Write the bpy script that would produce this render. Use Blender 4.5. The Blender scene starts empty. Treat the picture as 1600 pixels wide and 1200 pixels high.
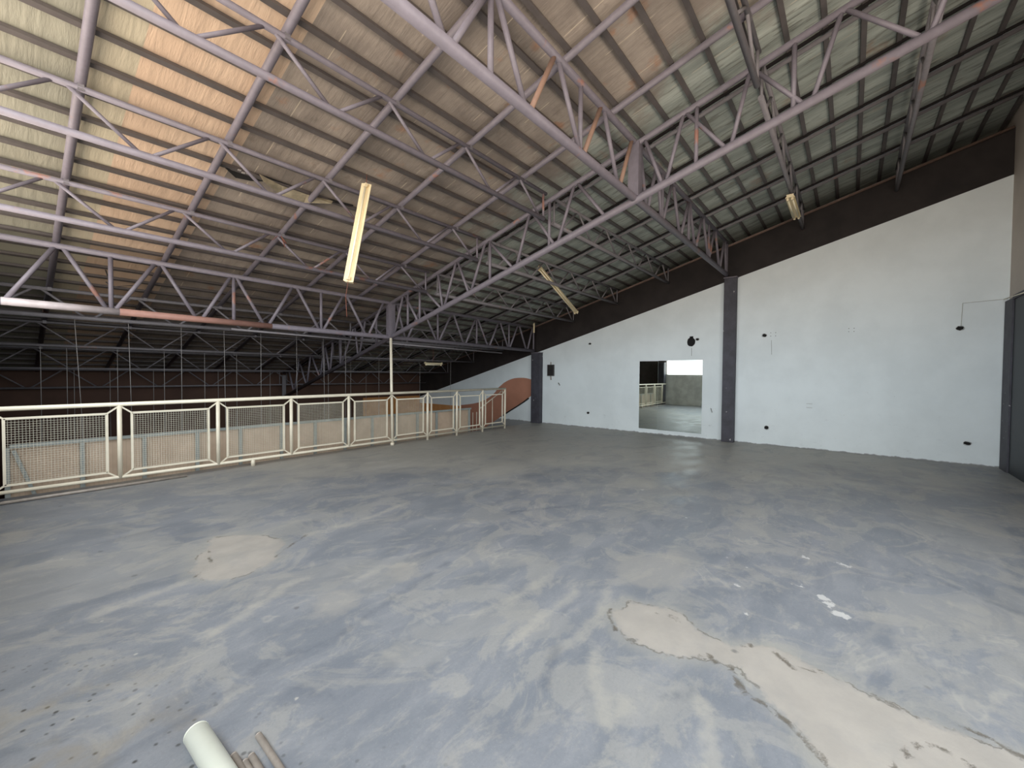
import bpy, bmesh, math, random
from mathutils import Vector, Matrix
random.seed(7)
sc = bpy.context.scene
C = sc.collection

# ---------------------------------------------------------------- camera
CAM_R = Vector((0.632992880, -0.774116616, 0.007967308))
CAM_U = Vector((0.013126327, 0.021022326, 0.999692833))
CAM_F = Vector((0.774046325, 0.632693864, -0.023468291))
cam_d = bpy.data.cameras.new('camera'); cam = bpy.data.objects.new('camera', cam_d); C.objects.link(cam)
cam_d.sensor_width = 36.0; cam_d.lens = 36.0 * 647.358 / 1600.0; cam_d.clip_start = 0.02; cam_d.clip_end = 300
m = Matrix.Identity(4)
for i in range(3):
    m[i][0] = CAM_R[i]; m[i][1] = CAM_U[i]; m[i][2] = -CAM_F[i]
m[0][3], m[1][3], m[2][3] = 0.0, 0.0, 1.5
cam.matrix_world = m
sc.camera = cam

# ---------------------------------------------------------------- world: daylight sky above, sunlit pale ground below the horizon
w = bpy.data.worlds.new('daylight'); sc.world = w; w.use_nodes = True
nt = w.node_tree; nt.nodes.clear()
wo = nt.nodes.new('ShaderNodeOutputWorld'); bg = nt.nodes.new('ShaderNodeBackground')
tc = nt.nodes.new('ShaderNodeTexCoord'); sp = nt.nodes.new('ShaderNodeSeparateXYZ')
mr = nt.nodes.new('ShaderNodeMapRange'); mr.inputs[1].default_value = -0.05; mr.inputs[2].default_value = 0.05
mx = nt.nodes.new('ShaderNodeMix'); mx.data_type = 'RGBA'
mx.inputs[6].default_value = (1.18, 1.02, 0.86, 1)      # sunlit ground outside
mx.inputs[7].default_value = (1.48, 1.60, 1.70, 1)      # sky
nt.links.new(tc.outputs['Generated'], sp.inputs[0]); nt.links.new(sp.outputs[2], mr.inputs[0])
nt.links.new(mr.outputs[0], mx.inputs[0]); nt.links.new(mx.outputs[2], bg.inputs[0]); nt.links.new(bg.outputs[0], wo.inputs[0])
bg.inputs[1].default_value = 3.9
# portal that guides sampling of that daylight through the open band in the back wall
pl = bpy.data.lights.new('daylight_portal', 'AREA'); pl.shape = 'RECTANGLE'; pl.size = 9.4; pl.size_y = 4.1
pl.cycles.is_portal = True
po = bpy.data.objects.new('daylight_portal', pl); C.objects.link(po)
po.location = (-0.86, 2.75, 3.55)
po.rotation_euler = Vector((1, 0, 0)).to_track_quat('-Z', 'Y').to_euler()

pl2 = bpy.data.lights.new('added_side_portal', 'AREA'); pl2.shape = 'RECTANGLE'; pl2.size = 6.2; pl2.size_y = 1.9  # portal for the unseen opening added in the side wall
pl2.cycles.is_portal = True
po2 = bpy.data.objects.new('added_side_portal', pl2); C.objects.link(po2)
po2.location = (2.4, -2.16, 2.45)
po2.rotation_euler = Vector((0, 1, 0)).to_track_quat('-Z', 'Y').to_euler()

sc.view_settings.view_transform = 'Standard'; sc.view_settings.look = 'None'
sc.view_settings.gamma = 1.0; sc.view_settings.use_curve_mapping = False
sc.view_settings.exposure = 0.2
cy = sc.cycles
cy.use_denoising = True; cy.max_bounces = 8; cy.diffuse_bounces = 5; cy.glossy_bounces = 4
cy.sample_clamp_indirect = 6.0; cy.caustics_reflective = False; cy.caustics_refractive = False

# ---------------------------------------------------------------- materials
def srgb(r, g, b):
    f = lambda c: (c / 255 / 12.92) if c / 255 <= 0.04045 else ((c / 255 + 0.055) / 1.055) ** 2.4
    return (f(r), f(g), f(b), 1.0)

class NT:
    def __init__(s, name):
        s.m = bpy.data.materials.new(name); s.m.use_nodes = True
        s.t = s.m.node_tree; s.b = s.t.nodes['Principled BSDF']
    def n(s, ty, **k):
        x = s.t.nodes.new(ty)
        for a, v in k.items(): setattr(x, a, v)
        return x
    def l(s, a, b): s.t.links.new(a, b)
    def pos(s):
        if not hasattr(s, '_p'): s._p = s.n('ShaderNodeNewGeometry').outputs['Position']
        return s._p
    def noise(s, scale, detail=4, rough=0.6, sc3=None, dist=0.0, off=None):
        src = s.pos()
        if sc3 or off:
            mp = s.n('ShaderNodeMapping'); s.l(src, mp.inputs[0])
            if sc3: mp.inputs['Scale'].default_value = sc3
            if off: mp.inputs['Location'].default_value = off
            src = mp.outputs[0]
        x = s.n('ShaderNodeTexNoise'); s.l(src, x.inputs['Vector'])
        x.inputs['Scale'].default_value = scale; x.inputs['Detail'].default_value = detail
        x.inputs['Roughness'].default_value = rough; x.inputs['Distortion'].default_value = dist
        return x.outputs['Fac']
    def ramp(s, src, a, b, lo=0.0, hi=1.0):
        x = s.n('ShaderNodeMapRange'); x.interpolation_type = 'SMOOTHSTEP'
        s.l(src, x.inputs[0])
        x.inputs[1].default_value = a; x.inputs[2].default_value = b
        x.inputs[3].default_value = lo; x.inputs[4].default_value = hi
        return x.outputs[0]
    def math(s, op, a, b=None, clamp=False):
        x = s.n('ShaderNodeMath', operation=op, use_clamp=clamp)
        for i, v in enumerate((a, b)):
            if v is None: continue
            if isinstance(v, (int, float)): x.inputs[i].default_value = v
            else: s.l(v, x.inputs[i])
        return x.outputs[0]
    def mix(s, f, a, b):
        x = s.n('ShaderNodeMix', data_type='RGBA')
        for i, v in ((0, f), (6, a), (7, b)):
            if isinstance(v, (int, float)): x.inputs[i].default_value = v
            elif isinstance(v, tuple): x.inputs[i].default_value = v
            else: s.l(v, x.inputs[i])
        return x.outputs[2]
    def col(s, c, rough=0.6, metal=0.0, spec=0.5):
        if isinstance(c, tuple): s.b.inputs['Base Color'].default_value = c
        else: s.l(c, s.b.inputs['Base Color'])
        s.b.inputs['Metallic'].default_value = metal
        if isinstance(rough, (int, float)): s.b.inputs['Roughness'].default_value = rough
        else: s.l(rough, s.b.inputs['Roughness'])
        s.b.inputs['Specular IOR Level'].default_value = spec
    def bump(s, h, strength=0.3, dist=0.01):
        x = s.n('ShaderNodeBump'); x.inputs['Strength'].default_value = strength; x.inputs['Distance'].default_value = dist
        s.l(h, x.inputs['Height']); s.l(x.outputs[0], s.b.inputs['Normal'])
    def attr(s, name):
        return s.n('ShaderNodeAttribute', attribute_name=name).outputs['Fac']

def simple(name, c, rough=0.6, metal=0.0, var=0.12, scale=6.0, spec=0.5):
    k = NT(name)
    f = k.noise(scale, 4)
    dark = tuple(x * (1 - var) for x in c[:3]) + (1,); lite = tuple(min(1, x * (1 + var)) for x in c[:3]) + (1,)
    k.col(k.mix(k.ramp(f, 0.3, 0.7), dark, lite), rough, metal, spec)
    return k.m

def painted_steel(name, base, rustf=0.62):
    k = NT(name)
    f = k.noise(2.3, 5); g = k.noise(14, 4)
    c = k.mix(k.ramp(g, 0.35, 0.7), tuple(x * 0.88 for x in base[:3]) + (1,), base)
    rust = k.ramp(f, rustf, rustf + 0.07)
    c = k.mix(k.math('MULTIPLY', rust, 0.75), c, srgb(150, 104, 84))
    k.col(c, 0.48, 0.0, 0.4)
    return k.m

M = {}
M['truss'] = painted_steel('lilac grey painted steel', srgb(119, 113, 121))
M['truss_dim'] = painted_steel('dusty grey painted steel', srgb(122, 118, 121), 0.66)
M['trim_steel'] = simple('brown dusty steel', srgb(112, 92, 82), 0.7)
M['rusty'] = simple('rusty primer steel', srgb(150, 112, 100), 0.7)
M['batten'] = simple('dull galvanised batten', srgb(88, 82, 80), 0.6)
M['white_pipe'] = simple('cream white enamel pipe', srgb(224, 214, 192), 0.4, var=0.05)
M['grey_frame'] = simple('grey green steel frame', srgb(148, 154, 150), 0.5, var=0.1)
M['black'] = simple('matt shadow black', srgb(34, 30, 30), 0.8, var=0.1, spec=0.25)
M['column'] = None
M['lamp_house'] = simple('aged cream lamp enamel', srgb(230, 214, 176), 0.45, var=0.06)
M['lamp_tube'] = simple('unlit fluorescent glass', srgb(236, 226, 196), 0.25, var=0.03)
M['dark_cap'] = simple('dark grey plastic', srgb(60, 56, 54), 0.5)
M['mesh_wire'] = simple('weathered mesh wire', srgb(204, 197, 178), 0.6)
M['brown_web'] = simple('bare brown steel', srgb(140, 112, 96), 0.65)
M['pale_steel'] = simple('pale bleached steel paint', srgb(176, 166, 166), 0.5)
M['wire'] = simple('pale hanging cord', srgb(150, 146, 142), 0.7)
M['copper'] = simple('red brown flex', srgb(120, 70, 55), 0.6)
M['pvc'] = simple('off white pvc', srgb(226, 228, 214), 0.35, var=0.04)
M['conduit'] = simple('grey beige conduit', srgb(158, 148, 138), 0.5, var=0.12, scale=20)
M['hole'] = simple('dark recess', srgb(22, 20, 20), 0.9)
M['rubble'] = simple('broken plaster', srgb(120, 116, 108), 0.9, var=0.3, scale=40)
M['foil_bit'] = simple('crumpled foil', srgb(205, 200, 195), 0.3, 0.5)

def col_mat():
    k = NT('charcoal painted column')
    f = k.noise(5, 4)
    c = k.mix(k.ramp(f, 0.3, 0.7), srgb(62, 60, 66), srgb(74, 73, 80))
    chip = k.math('MULTIPLY', k.ramp(k.noise(9, 3, off=(3, 1, 5)), 0.70, 0.72), 1.0)
    c = k.mix(chip, c, srgb(170, 168, 165))
    k.col(c, 0.6, 0, 0.35); return k.m
M['column'] = col_mat()

def wall_mat():
    k = NT('white wall with black top band and scuffs')
    s = k.n('ShaderNodeSeparateXYZ'); k.l(k.pos(), s.inputs[0])
    # height above the painted slope line z = 4.29 - 0.279 y
    lim = k.math('ADD', k.math('MULTIPLY', s.outputs[1], -0.2775), 4.285)
    d = k.math('SUBTRACT', s.outputs[2], lim)
    white = k.mix(k.ramp(k.noise(1.1, 5), 0.3, 0.7), srgb(216, 222, 222), srgb(226, 232, 232))
    scuff = k.ramp(k.noise(5, 6, 0.75, sc3=(1, 1, 2.2)), 0.60, 0.72)
    low = k.ramp(s.outputs[2], 0.1, 1.3, 1.0, 0.0)
    white = k.mix(k.math('MULTIPLY', k.math('MULTIPLY', scuff, low), 0.28), white, srgb(120, 122, 122))
    mk = k.ramp(k.noise(13, 4, 0.6, off=(2, 7, 3)), 0.735, 0.75)
    lowb = k.ramp(s.outputs[2], 0.6, 2.2, 1.0, 0.0)
    white = k.mix(k.math('MULTIPLY', k.math('MULTIPLY', mk, lowb), 0.6), white, srgb(140, 132, 124))
    # grime along the floor line
    base = k.ramp(k.math('ADD', s.outputs[2], k.math('MULTIPLY', k.noise(6, 4), 0.09)), 0.055, 0.075, 1.0, 0.0)
    white = k.mix(k.math('MULTIPLY', base, 0.75), white, srgb(90, 84, 80))
    black = k.mix(k.ramp(k.noise(2, 4), 0.3, 0.7), srgb(36, 31, 30), srgb(48, 42, 40))
    c = k.mix(k.ramp(d, -0.004, 0.004), white, black)
    k.col(c, 0.7, 0, 0.3)
    k.bump(k.noise(2.5, 5), 0.15, 0.01)
    return k.m
M['wall'] = wall_mat()
M['side_wall'] = simple('warm grey wall', srgb(186, 176, 166), 0.8, var=0.06, scale=1.5)
M['parapet'] = simple('rough grey render', srgb(222, 223, 217), 0.9, var=0.15, scale=3)
M['navy'] = simple('dark slate door paint', srgb(24, 30, 36), 0.5, var=0.08)
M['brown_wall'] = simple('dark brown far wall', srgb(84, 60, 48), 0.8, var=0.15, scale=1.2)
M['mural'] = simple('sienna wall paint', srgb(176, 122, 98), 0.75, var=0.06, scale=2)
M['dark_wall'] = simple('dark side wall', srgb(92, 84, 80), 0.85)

def slat_mat(name, c0, c1, scale, axis=0):
    k = NT(name)
    s = k.n('ShaderNodeSeparateXYZ'); k.l(k.pos(), s.inputs[0])
    wv = k.math('FRACT', k.math('MULTIPLY', s.outputs[axis], scale))
    tri = k.math('ABSOLUTE', k.math('SUBTRACT', wv, 0.5))
    f = k.math('MULTIPLY', k.ramp(tri, 0.3, 0.5), 0.22)
    c = k.mix(f, k.mix(k.ramp(k.noise(3, 4), 0.3, 0.7), c0, c1), tuple(x * 0.62 for x in c0[:3]) + (1,))
    k.col(c, 0.7, 0, 0.3); return k.m
M['board'] = slat_mat('beige fluted board', srgb(184, 162, 140), srgb(200, 178, 156), 22)
M['wainscot'] = slat_mat('orange slatted wood', srgb(196, 138, 84), srgb(208, 152, 98), 12)
M['wainscot_y'] = slat_mat('orange slatted wood side', srgb(196, 138, 84), srgb(208, 152, 98), 12, 1)

def roof_mat():
    k = NT('roof underside membrane and sheet')
    s = k.n('ShaderNodeSeparateXYZ'); k.l(k.pos(), s.inputs[0])
    X = s.outputs[0]; Y = s.outputs[1]
    xw = k.math('ADD', X, k.math('MULTIPLY', k.math('SUBTRACT', k.noise(0.9, 3), 0.5), 0.014))
    cream = k.mix(k.ramp(k.noise(0.8, 4), 0.35, 0.7), srgb(204, 177, 152), srgb(214, 189, 164))
    cream = k.mix(k.ramp(xw, 0.725, 0.73), k.mix(k.ramp(k.noise(0.7, 4), 0.3, 0.7), srgb(184, 174, 152), srgb(198, 188, 164)), cream)
    cream = k.mix(k.ramp(xw, 0.44, 0.46), k.mix(k.ramp(k.noise(0.7, 4), 0.3, 0.7), srgb(142, 141, 128), srgb(158, 155, 139)), cream)
    brown = k.mix(k.ramp(k.noise(1.4, 6), 0.32, 0.68), srgb(136, 126, 117), srgb(170, 158, 146))
    brown = k.mix(k.math('MULTIPLY', k.ramp(k.noise(2.6, 5, off=(4, 4, 0)), 0.60, 0.75), 0.6), brown, srgb(172, 118, 82))
    brown = k.mix(k.math('MULTIPLY', k.ramp(k.noise(4, 6, 0.7, off=(9, 1, 0)), 0.56, 0.75), 0.45), brown, srgb(104, 92, 80))
    metal = k.mix(k.ramp(k.noise(1.1, 5, sc3=(5, 0.6, 0.6)), 0.32, 0.68), srgb(146, 152, 144), srgb(186, 192, 182))
    metal = k.mix(k.math('MULTIPLY', k.ramp(k.noise(3.2, 5, sc3=(6, 0.8, 0.8)), 0.54, 0.62), 0.5), metal, srgb(96, 92, 80))
    metal = k.mix(k.math('MULTIPLY', k.ramp(k.noise(2.0, 5, off=(2, 9, 0)), 0.60, 0.72), 0.45), metal, srgb(160, 128, 106))
    # membrane ends in a straight seam just right of the second pipe
    c = k.mix(k.ramp(xw, 1.62, 1.625), cream, brown)
    # brown fades into bare grey green sheet toward the wall
    mm = k.math('ADD', k.math('ADD', X, k.math('MULTIPLY', k.math('SUBTRACT', k.noise(1.3, 5), 0.5), 3.2)), k.math('MULTIPLY', Y, -0.16))
    c = k.mix(k.ramp(mm, 3.9, 4.9), c, metal)
    # seams between sheets, running with the slope
    fr = k.math('ABSOLUTE', k.math('SUBTRACT', k.math('FRACT', k.math('DIVIDE', k.math('ADD', xw, 0.21), 0.515)), 0.5))
    seam = k.math('MULTIPLY', k.ramp(fr, 0.489, 0.495), k.ramp(k.noise(2.4, 3, off=(1, 1, 1)), 0.50, 0.56))
    c = k.mix(k.math('MULTIPLY', k.math('MULTIPLY', seam, 0.7), k.ramp(X, 1.62, 1.63)), c, srgb(214, 200, 178))
    k.col(c, 0.62, 0.0, 0.35)
    h = k.math('ADD', k.noise(3, 5, sc3=(3, 0.7, 1)), k.math('MULTIPLY', k.noise(11, 4, sc3=(5, 0.6, 1)), 0.35))
    h = k.math('ADD', h, k.math('MULTIPLY', k.noise(2.2, 3, 0.5, sc3=(5.5, 0.55, 1), dist=0.6, off=(4, 0, 0)), 1.4))
    k.bump(h, 0.4, 0.02)
    return k.m
M['roof'] = roof_mat()

def floor_mat():
    k = NT('worn blue grey concrete')
    n1 = k.noise(0.75, 6, 0.62); n2 = k.noise(2.4, 8, 0.7, sc3=(0.6, 1.35, 1), dist=0.5); n3 = k.noise(11, 6, 0.7); n4 = k.noise(60, 4, 0.7)
    s = k.n('ShaderNodeSeparateXYZ'); k.l(k.pos(), s.inputs[0])
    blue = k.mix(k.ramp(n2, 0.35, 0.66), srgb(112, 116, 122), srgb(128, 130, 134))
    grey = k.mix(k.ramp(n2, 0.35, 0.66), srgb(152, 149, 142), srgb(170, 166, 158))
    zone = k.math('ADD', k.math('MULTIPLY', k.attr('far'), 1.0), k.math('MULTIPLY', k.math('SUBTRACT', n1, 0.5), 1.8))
    c = k.mix(k.ramp(zone, 0.25, 0.85), blue, grey)  # dustier far off, and painted paler there to offset the weaker light
    # cloudy pale dust
    c = k.mix(k.math('MULTIPLY', k.ramp(k.noise(1.7, 7, 0.7, dist=1.2, off=(5, 2, 0)), 0.50, 0.58), 0.45), c, srgb(152, 149, 142))
    c = k.mix(k.math('MULTIPLY', k.ramp(n3, 0.52, 0.75), 0.25), c, srgb(112, 116, 124))
    c = k.mix(k.math('MULTIPLY', k.ramp(n4, 0.45, 0.75), 0.22), c, srgb(96, 97, 101))
    c = k.mix(k.math('MULTIPLY', k.ramp(k.noise(95, 3, 0.6, off=(3, 3, 0)), 0.58, 0.7), 0.22), c, srgb(160, 158, 152))
    # dried puddle outlines and their slightly paler insides
    pn = k.noise(0.95, 5, 0.55, sc3=(0.75, 1.2, 1), dist=0.8, off=(3, 8, 0))
    ring = k.math('MULTIPLY', k.ramp(k.math('ABSOLUTE', k.math('SUBTRACT', pn, 0.535)), 0.0, 0.012, 1, 0), k.ramp(n2, 0.4, 0.6))
    c = k.mix(k.math('MULTIPLY', k.ramp(pn, 0.535, 0.56), 0.3), c, srgb(150, 147, 140))
    c = k.mix(k.math('MULTIPLY', ring, 0.4), c, srgb(164, 160, 150))
    pn2 = k.noise(1.5, 6, 0.6, sc3=(0.7, 1.2, 1), dist=1.0, off=(7, 1, 0))
    c = k.mix(k.math('MULTIPLY', k.ramp(pn2, 0.56, 0.60), 0.2), c, srgb(94, 99, 108))
    c = k.mix(k.math('MULTIPLY', k.ramp(k.noise(9, 8, 0.75, sc3=(0.5, 1.3, 1), off=(1, 5, 0)), 0.52, 0.68), 0.38), c, srgb(156, 152, 144))
    wob = k.math('MULTIPLY', k.math('SUBTRACT', k.noise(7, 6, 0.65), 0.5), 0.16)
    wob2 = k.math('MULTIPLY', k.math('SUBTRACT', k.noise(22, 5, 0.7), 0.5), 0.05)
    wb = k.math('ADD', wob, wob2)
    # pale meandering lines
    dp = k.math('ADD', k.attr('d_pale'), wb)
    c = k.mix(k.math('MULTIPLY', k.ramp(dp, 0.0, 0.06, 1, 0), 0.5), c, srgb(160, 156, 147))
    # dark stains
    dd = k.math('ADD', k.attr('d_dark'), wb)
    c = k.mix(k.math('MULTIPLY', k.ramp(dd, -0.02, 0.05, 1, 0), 0.5), c, srgb(84, 90, 100))
    # beige patches
    db = k.math('ADD', k.attr('d_beige'), k.math('MULTIPLY', wb, 1.0))
    beige = k.mix(k.ramp(k.noise(5, 5), 0.3, 0.7), srgb(152, 146, 138), srgb(163, 156, 147))
    df = k.math('ADD', k.attr('d_faint'), k.math('MULTIPLY', wb, 1.8))
    c = k.mix(k.math('MULTIPLY', k.ramp(df, -0.08, 0.05, 1, 0), 0.5), c, srgb(150, 146, 139))
    halo = k.ramp(db, 0.0, 0.13, 1, 0)
    c = k.mix(k.math('MULTIPLY', halo, 0.45), c, srgb(150, 147, 138))
    patch = k.ramp(db, -0.03, 0.02, 1, 0)
    c = k.mix(k.math('MULTIPLY', patch, k.ramp(k.noise(4, 6, off=(2, 2, 0)), 0.3, 0.5, 0.55, 0.85)), c, beige)
    # dark broken edges
    dc = k.math('ADD', k.math('ADD', k.attr('d_crack'), k.math('MULTIPLY', wob, 0.45)), k.math('MULTIPLY', k.math('ABSOLUTE', wob2), 1.6))
    edge = k.ramp(dc, 0.004, 0.022, 1, 0)
    rim = k.math('MULTIPLY', k.ramp(k.math('ABSOLUTE', db), 0.0, 0.012, 1, 0), k.ramp(k.noise(3.3, 4, off=(6, 6, 0)), 0.5, 0.56))
    edge = k.math('MAXIMUM', edge, k.math('MULTIPLY', rim, 0.7))
    c = k.mix(k.math('MULTIPLY', edge, 0.8), c, srgb(88, 81, 70))
    # white paint splotches
    dw = k.math('ADD', k.attr('d_white'), k.math('ADD', k.math('MULTIPLY', wob2, 1.6), k.math('MULTIPLY', wob, 0.8)))
    c = k.mix(k.math('MULTIPLY', k.ramp(dw, -0.035, -0.02, 1, 0), 0.8), c, srgb(190, 188, 184))
    # scattered pale flecks
    v = k.n('ShaderNodeTexVoronoi'); k.l(k.pos(), v.inputs['Vector']); v.inputs['Scale'].default_value = 3.2
    v.inputs['Randomness'].default_value = 1.0
    fl = k.math('MULTIPLY', k.ramp(k.math('ADD', v.outputs['Distance'], k.math('MULTIPLY', n3, 0.12)), 0.075, 0.10, 1, 0), 0.8)
    c = k.mix(fl, c, srgb(172, 168, 160))
    v2 = k.n('ShaderNodeTexVoronoi'); k.l(k.pos(), v2.inputs['Vector']); v2.inputs['Scale'].default_value = 2.3
    fl2 = k.ramp(k.math('ADD', v2.outputs['Distance'], k.math('MULTIPLY', n3, 0.12)), 0.085, 0.12, 1, 0)
    c = k.mix(k.math('MULTIPLY', fl2, 0.6), c, srgb(88, 88, 88))
    # dark drips in the near left corner
    v3 = k.n('ShaderNodeTexVoronoi'); k.l(k.pos(), v3.inputs['Vector']); v3.inputs['Scale'].default_value = 17
    fl3 = k.ramp(k.math('ADD', v3.outputs['Distance'], k.math('MULTIPLY', n3, 0.25)), 0.20, 0.33, 1, 0)
    c = k.mix(k.math('MULTIPLY', k.math('MULTIPLY', fl3, k.attr('drip')), 0.9), c, srgb(52, 52, 50))
    c = k.mix(k.math('MULTIPLY', k.math('MULTIPLY', k.ramp(k.noise(2.2, 4, off=(8, 3, 0)), 0.52, 0.66), k.attr('drip')), 0.35), c, srgb(136, 122, 96))
    rough = k.ramp(n2, 0.3, 0.7, 0.42, 0.62)
    k.col(c, rough, 0, 0.42)
    h = k.math('ADD', k.math('MULTIPLY', n3, 0.5), k.math('ADD', k.math('MULTIPLY', n4, 0.2), k.math('MULTIPLY', patch, 0.5)))
    h = k.math('SUBTRACT', h, k.math('MULTIPLY', edge, 1.2))
    k.bump(h, 0.5, 0.006)
    return k.m
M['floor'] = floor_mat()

def mirror_mat():
    k = NT('mirror glass')
    k.col(srgb(216, 226, 222), 0.02, 1.0, 0.5); return k.m
M['mirror'] = mirror_mat()

# ---------------------------------------------------------------- geometry helpers
class MB:
    def __init__(s): s.v = []; s.f = []; s.smooth = []
    def box(s, a, b):
        x0, y0, z0 = a; x1, y1, z1 = b; n = len(s.v)
        s.v += [(x0, y0, z0), (x1, y0, z0), (x1, y1, z0), (x0, y1, z0), (x0, y0, z1), (x1, y0, z1), (x1, y1, z1), (x0, y1, z1)]
        for q in ((0, 3, 2, 1), (4, 5, 6, 7), (0, 1, 5, 4), (1, 2, 6, 5), (2, 3, 7, 6), (3, 0, 4, 7)):
            s.f.append(tuple(n + i for i in q)); s.smooth.append(False)
        return s
    def frame(s, a, b, up=None):
        a = Vector(a); b = Vector(b); d = (b - a).normalized()
        if up is None: up = Vector((0, 0, 1)) if abs(d.z) < 0.95 else Vector((0, 1, 0))
        x = d.cross(Vector(up)).normalized(); y = x.cross(d)
        return a, b, x, y
    def tube(s, a, b, r, n=10, r2=None):
        a, b, x, y = s.frame(a, b); r2 = r if r2 is None else r2; k = len(s.v)
        for p, rr in ((a, r), (b, r2)):
            for i in range(n):
                t = 2 * math.pi * i / n
                s.v.append(tuple(p + x * (rr * math.cos(t)) + y * (rr * math.sin(t))))
        for i in range(n):
            j = (i + 1) % n
            s.f.append((k + i, k + j, k + n + j, k + n + i)); s.smooth.append(True)
        s.f.append(tuple(k + i for i in range(n))[::-1]); s.smooth.append(False)
        s.f.append(tuple(k + n + i for i in range(n))); s.smooth.append(False)
        return s
    def hollow(s, a, b, r, ri, n=24):
        a, b, x, y = s.frame(a, b); k = len(s.v)
        for p, rr in ((a, ri), (a, r), (b, r), (b, ri)):
            for i in range(n):
                t = 2 * math.pi * i / n
                s.v.append(tuple(p + x * (rr * math.cos(t)) + y * (rr * math.sin(t))))
        for q in range(4):
            q2 = (q + 1) % 4
            for i in range(n):
                j = (i + 1) % n
                s.f.append((k + q * n + i, k + q * n + j, k + q2 * n + j, k + q2 * n + i)); s.smooth.append(q in (1, 3))
        return s
    def bar(s, a, b, w_, h_, up=None):
        a, b, x, y = s.frame(a, b, up); k = len(s.v)
        for p in (a, b):
            for i, j in ((-1, -1), (1, -1), (1, 1), (-1, 1)):
                s.v.append(tuple(p + x * (i * w_ / 2) + y * (j * h_ / 2)))
        for q in ((0, 3, 2, 1), (4, 5, 6, 7), (0, 1, 5, 4), (1, 2, 6, 5), (2, 3, 7, 6), (3, 0, 4, 7)):
            s.f.append(tuple(k + i for i in q)); s.smooth.append(False)
        return s
    def prism(s, poly, d):
        """closed polygon of 3-D points extruded by vector d"""
        k = len(s.v); n = len(poly); d = Vector(d)
        s.v += [tuple(p) for p in poly] + [tuple(Vector(p) + d) for p in poly]
        s.f.append(tuple(range(k, k + n))); s.smooth.append(False)
        s.f.append(tuple(range(k + 2 * n - 1, k + n - 1, -1))); s.smooth.append(False)
        for i in range(n):
            j = (i + 1) % n
            s.f.append((k + i, k + n + i, k + n + j, k + j)); s.smooth.append(False)
        return s
OFF = {}
def base_off(o):
    return OFF.get(o.name, Vector((0, 0, 0))) if o else Vector((0, 0, 0))
def build(name, mb, mat, parent=None, loc=None):
    """link as one mesh object; vertices given in world space"""
    off = base_off(parent)
    own = Vector(loc) if (loc is not None and parent is None) else Vector((0, 0, 0))
    me = bpy.data.meshes.new(name)
    me.from_pydata([tuple(Vector(v) - off - own) for v in mb.v], [], mb.f)
    for p, s_ in zip(me.polygons, mb.smooth): p.use_smooth = s_
    bm = bmesh.new(); bm.from_mesh(me); bmesh.ops.recalc_face_normals(bm, faces=bm.faces); bm.to_mesh(me); bm.free()
    me.materials.append(mat)
    o = bpy.data.objects.new(name, me); C.objects.link(o)
    o.location = own
    if parent: o.parent = parent
    OFF[o.name] = off + own
    return o
def thing(name, label, cat, loc, group=None):
    o = bpy.data.objects.new(name, None); C.objects.link(o); o.location = loc
    o.empty_display_size = 0.1
    o['label'] = label; o['category'] = cat
    if group: o['group'] = group
    OFF[o.name] = Vector(loc)
    return o
def tag(o, label, cat, group=None):
    o['label'] = label; o['category'] = cat
    if group: o['group'] = group
    return o
def struct(name, mb, mat):
    o = build(name, mb, mat); o['kind'] = 'structure'; return o

SL = 0.28
XW = 10.5                      # plane of the white wall
def z_sheet(y): return 5.31 - SL * y
def z_batt(y): return 5.285 - SL * y
def z_pipe(y): return 5.23 - SL * y
def z_ptop(y): return 5.175 - SL * y
def z_pbot(y): return 4.797 - SL * y

# ---------------------------------------------------------------- floor slab
POLY = {
'A': [(2.418, 1.147), (2.603, 1.1), (2.694, 0.819), (2.563, 0.667), (2.532, 0.523), (2.663, 0.325), (2.62, 0.068), (2.545, -0.191), (2.535, -0.389), (2.526, -0.561), (2.408, -0.597), (1.924, -0.015), (2.041, 0.087), (2.14, 0.16), (2.261, 0.298), (2.378, 0.429), (2.344, 0.544), (2.235, 0.675), (2.227, 0.845), (2.243, 1.002)],
'B': [(0.972, 4.065), (1.189, 4.465), (1.45, 4.23), (1.558, 3.875), (1.362, 3.57), (1.18, 3.447), (1.013, 3.448), (0.865, 3.623), (0.863, 3.775)],
'C': [(1.233, 2.727), (1.421, 2.755), (1.513, 2.581), (1.441, 2.421), (1.277, 2.397), (1.177, 2.517)],
'E': [(3.165, 1.48), (3.638, 1.114), (3.373, 0.887), (3.009, 0.873), (2.775, 1.15), (2.923, 1.418)],
'G': [(-0.05, 6.157), (0.161, 5.959), (0.133, 5.66), (-0.047, 5.656)],
'H': [(1.843, 2.776), (2.051, 2.65), (1.938, 2.427), (1.73, 2.527)],
}
CRACK = [[(2.356, 0.455), (2.202, 0.368), (2.17, 0.259), (2.12, 0.158), (2.041, 0.087), (1.971, 0.005)], [(2.279, 0.623), (2.388, 0.571), (2.335, 0.517)], [(2.451, 1.164), (2.341, 1.131), (2.242, 1.022)], [(2.548, 0.462), (2.618, 0.395)], [(2.623, 0.29), (2.542, 0.196), (2.62, 0.068)], [(2.594, -0.069), (2.545, -0.191)], [(2.588, -0.377), (2.582, -0.469), (2.521, -0.576)], [(0.836, 3.658), (1.003, 3.852), (1.06, 4.151)], [(1.371, 3.595), (1.518, 3.711), (1.754, 3.873)], [(2.138, -0.156), (2.32, -0.225), (2.379, -0.295), (2.359, -0.382), (2.314, -0.408)], [(2.589, 0.944), (2.61, 0.811), (2.574, 0.781)]]
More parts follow.
